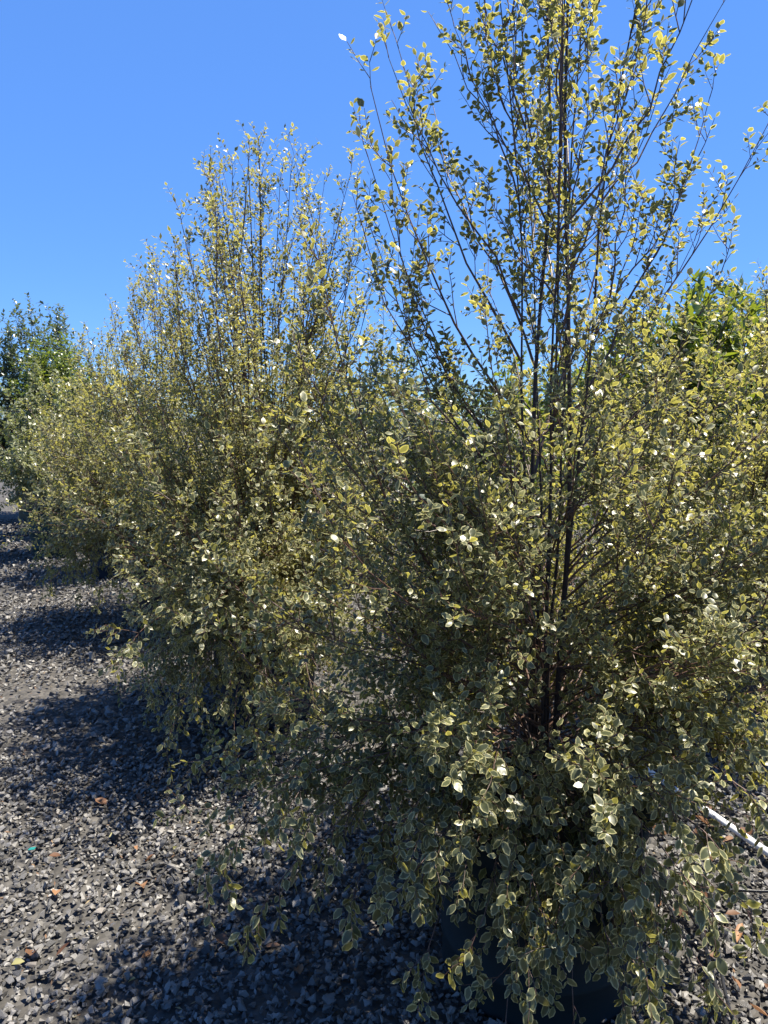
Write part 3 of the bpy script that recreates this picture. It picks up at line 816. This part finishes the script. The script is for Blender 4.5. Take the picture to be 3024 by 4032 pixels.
for b, h, lb, sd in [((7.7, 15, 0), 4.1, 'feathery grey-green tree rising behind the fresh green shrub', 921),
                     ((4.85, 15.5, 0), 3.5, 'thin feathery tree seen past the laurel and tallest shrub', 922)]:
    shrub('feathery_tree', b, lb, 'tree', sd,
          stems=[[(0.0, 0, 0.0), (0, 0, h * 0.5), (0, 0.0, h)], [(0.05, 0.0, 0.0), (0.3, 0.03, h * 0.5), (0.5, 0.0, h * 0.88)]],
          profile=[(0.4, 0.7), (h * 0.4, 1.1), (h * 0.7, 0.8), (h, 0.15)],
          n1=60, zdist=[0.5, h * 0.3, h * 0.5, h * 0.7, h * 0.85, h], leaf='lance', mat=M['grey_leaf'], leaf_size=(0.12, 0.10), n3=2,
          l2_space=(0.14, 0.13), l2_len=(0.4, 0.3), l3_len=0.16, leaf_gap=0.03, simple=True, n_leaf_parts=0, branch_parts=False, soil_z=0.1)

# far wood that closes the horizon
rs = np.random.default_rng(44)
n = 11000
x = rs.uniform(-60, 60, n); y = rs.uniform(38, 52, n)
hmax = 2.1 + 0.9 * np.sin(x * 0.31) * np.sin(x * 0.13 + 1) + 0.5 * np.sin(x * 1.1 + y) 
z = hmax * np.sqrt(rs.uniform(0, 1, n))
P = np.stack([x, y, np.maximum(z, 0.1)], -1)
T = norm(rs.normal(size=(n, 3)))
A, B_, N_ = leaf_frames(P, T, rs.uniform(0, 6.28, n), rs)
wood = link('far_wood', leaves_mesh('far_wood', P, A, B_, N_, rs.uniform(0.25, 0.5, n), rs.uniform(0.8, 1.3, n), rs.uniform(0, 1, n), SIMPLE['oval'], M['dark_leaf'], rs))
tag(wood, 'low far-off line of dark trees along the horizon', 'wood', kind='stuff')

# ------------------------------------------------------------------ cards on pots
def box_part(name, sx, sy, sz, mat, parent=None):
    bm = bmesh.new()
    bmesh.ops.create_cube(bm, size=1.0)
    bmesh.ops.scale(bm, vec=(sx, sy, sz), verts=bm.verts)
    bmesh.ops.bevel(bm, geom=bm.edges, offset=min(sx, sy, sz) * 0.3, segments=1, affect='EDGES')
    me = bpy.data.meshes.new(name); bm.to_mesh(me); bm.free()
    me.materials.append(mat)
    return link(name, me, parent)

cardroot = empty('plant_card', (0.312, 1.668, 0.355))
tag(cardroot, 'white handwritten card stuck on the dark teal pot', 'card')
box_part('card', 0.078, 0.0022, 0.058, M['card'], cardroot)
strokes = [((0.004, 0.022), (-0.001, 0.004)), ((-0.001, 0.004), (0.016, 0.002)), ((0.013, 0.020), (0.010, -0.006)),
           ((0.024, 0.022), (0.019, 0.004)), ((0.019, 0.004), (0.034, 0.002)), ((0.031, 0.020), (0.029, -0.006)),
           ((-0.034, 0.022), (-0.012, 0.020)), ((-0.020, 0.000), (-0.020, -0.012)), ((-0.026, 0.000), (-0.012, -0.001)),
           ((-0.010, -0.004), (-0.008, -0.014)), ((-0.008, -0.014), (-0.003, -0.005)), ((-0.003, -0.005), (0.001, -0.014)),
           ((0.004, -0.014), (0.008, -0.006)), ((0.012, -0.006), (0.010, -0.015)), ((0.016, -0.014), (0.020, -0.006)), ((0.020, -0.006), (0.024, -0.014))]
VV, FF = [], []
for (ax, az), (bx, bz) in strokes:
    d = Vector((bx - ax, 0, bz - az)).normalized(); nrm = Vector((-d.z, 0, d.x)) * 0.00065
    i = len(VV)
    for p, s in (((ax, az), 1), ((ax, az), -1), ((bx, bz), -1), ((bx, bz), 1)):
        VV.append((p[0] + nrm.x * s, -0.0018, p[1] + nrm.z * s))
    FF.append((i, i + 1, i + 2, i + 3))
link('handwriting', mesh_np('handwriting', VV, FF, M['ink'], False), cardroot)
cardroot.rotation_euler = (R(-4), R(6), R(-26))

tg = box_part('pot_tag', 0.095, 0.003, 0.068, M['beige'])
tg.location = (-1.80, 5.21, 0.50); tg.rotation_euler = (R(-6), R(4), R(-30))
tag(tg, 'blank beige tag on the rim of the dark brown pot', 'tag')

# ------------------------------------------------------------------ pipes and hoses
def pipe(name, pts, r, mat, label, cat, sides=10, n=24):
    c = np.array(pts, float)
    t = np.linspace(0, len(c) - 1, n)
    q = np.stack([np.interp(t, np.arange(len(c)), c[:, a]) for a in range(3)], -1)
    for _ in range(3): q[1:-1] = 0.25 * q[:-2] + 0.5 * q[1:-1] + 0.25 * q[2:]
    v, f = tubes(q[None], np.full((1, n), r), sides)
    o = link(name, mesh_np(name, v, f, mat), None)
    return tag(o, label, cat)
pipe('irrigation_pipe', [(0.98, 3.5, 0.035), (1.253, 2.68, 0.04), (1.345, 2.41, 0.04), (1.58, 1.72, 0.035)], 0.0135, M['pvc'],
     'long white plastic pipe lying on gravel beside the tallest shrub', 'pipe')
pipe('irrigation_pipe', [(2.75, 6.45, 0.03), (3.3, 5.85, 0.03)], 0.014, M['pvc'], 'white plastic pipe on the ground by the laurel pot', 'pipe')
pipe('irrigation_pipe', [(2.80, 6.72, 0.035), (2.95, 6.26, 0.055)], 0.012, M['pvc'], 'short white pipe end touching the pipe by the laurel pot', 'pipe')
pipe('drip_hose', [(0.93, 2.4, 0.03), (0.945, 2.035, 0.04), (0.90, 1.86, 0.045), (0.864, 1.70, 0.04), (0.80, 1.40, 0.03)], 0.0062, M['hose'],
     'shiny black drip hose running along the gravel past the teal pot', 'hose')
pipe('drip_hose', [(1.45, 2.24, 0.03), (1.24, 2.20, 0.035), (1.05, 2.22, 0.04), (0.97, 1.98, 0.05), (0.885, 1.745, 0.05), (0.83, 1.42, 0.035)], 0.005, M['hose'],
     'matt black drip tube bending round from the white pipe', 'hose')

# ------------------------------------------------------------------ fallen leaves and scraps
def dry_leaf_mesh(kind, seed):
    rs = np.random.default_rng(seed)
    v = TPL[kind][0][seed % 8].copy()
    v[:, 2] = rs.uniform(-0.25, 0.3) * (v[:, 0] - 0.5) ** 2 * 2 + rs.uniform(0.3, 1.2) * np.abs(v[:, 1]) + rs.normal(0, 0.03, len(v))
    v[:, 0] -= 0.5
    return v
dry = [mesh_np('fallen_leaf', dry_leaf_mesh('lance' if i % 3 else 'oval', i), TPL['oval'][2], M['dry']) for i in range(8)]
yel = [mesh_np('fallen_leaf', dry_leaf_mesh('oval', i + 20), TPL['oval'][2], M['yellowed']) for i in range(6)]
rs = np.random.default_rng(77)
def drop(n, xs, ys, meshes, size, label, group):
    for _ in range(n):
        o = link('fallen_leaf', meshes[rs.integers(0, len(meshes))])
        s = float(size * rs.uniform(0.7, 1.3))
        o.location = (float(rs.uniform(*xs)), float(rs.uniform(*ys)), 0.026)
        o.rotation_euler = (float(rs.normal(0, 0.25)), float(rs.normal(0, 0.25)), float(rs.uniform(0, 6.28)))
        o.scale = (s, s, s)
        tag(o, label, 'fallen leaf', group)
drop(40, (0.78, 1.35), (1.72, 2.9), dry, 0.062, 'dry orange-brown leaf lying between the white pipe and the teal pot', 'dry leaves by the white pipe')
drop(18, (-1.25, -0.02), (1.85, 3.3), dry, 0.055, 'curled brown leaf lying on the open gravel path', 'dry leaves on the path')
drop(8, (-1.1, 0.0), (1.8, 2.7), yel, 0.036, 'small yellowed leaf dropped on the open gravel path', 'yellowed leaves on the path')
n = 2600
x = rs.uniform(-2.6, 1.9, n); y = rs.uniform(1.5, 6.0, n)
P = np.stack([x, y, rs.uniform(0.012, 0.024, n)], -1)
A = norm(np.stack([rs.normal(size=n), rs.normal(size=n), rs.normal(0, 0.15, n)], -1))
Nn = norm(np.stack([rs.normal(0, 0.3, n), rs.normal(0, 0.3, n), np.ones(n)], -1)); Nn = norm(Nn - (Nn * A).sum(-1, keepdims=True) * A)
lit = link('leaf_litter', leaves_mesh('leaf_litter', P, A, np.cross(Nn, A), Nn, rs.uniform(0.010, 0.026, n), rs.uniform(0.6, 1.2, n), rs.uniform(0, 1, n), SIMPLE['lance'], M['litter'], rs))
tag(lit, 'fine brown leaf litter and bits scattered through the gravel', 'leaf litter', kind='stuff')
sc = link('plastic_scrap', mesh_np('plastic_scrap', [(-.012, -.006, 0), (.012, -.008, .004), (.014, .005, .006), (-.008, .008, .002), (-.012, -.006, -.002), (.012, -.008, .002), (.014, .005, .004), (-.008, .008, 0)],
          [(0, 1, 2, 3), (7, 6, 5, 4), (0, 4, 5, 1), (1, 5, 6, 2), (2, 6, 7, 3), (3, 7, 4, 0)], M['teal_plastic'], False))
sc.location = (-1.25, 2.45, 0.03)
tag(sc, 'tiny teal plastic scrap on the open gravel', 'scrap')
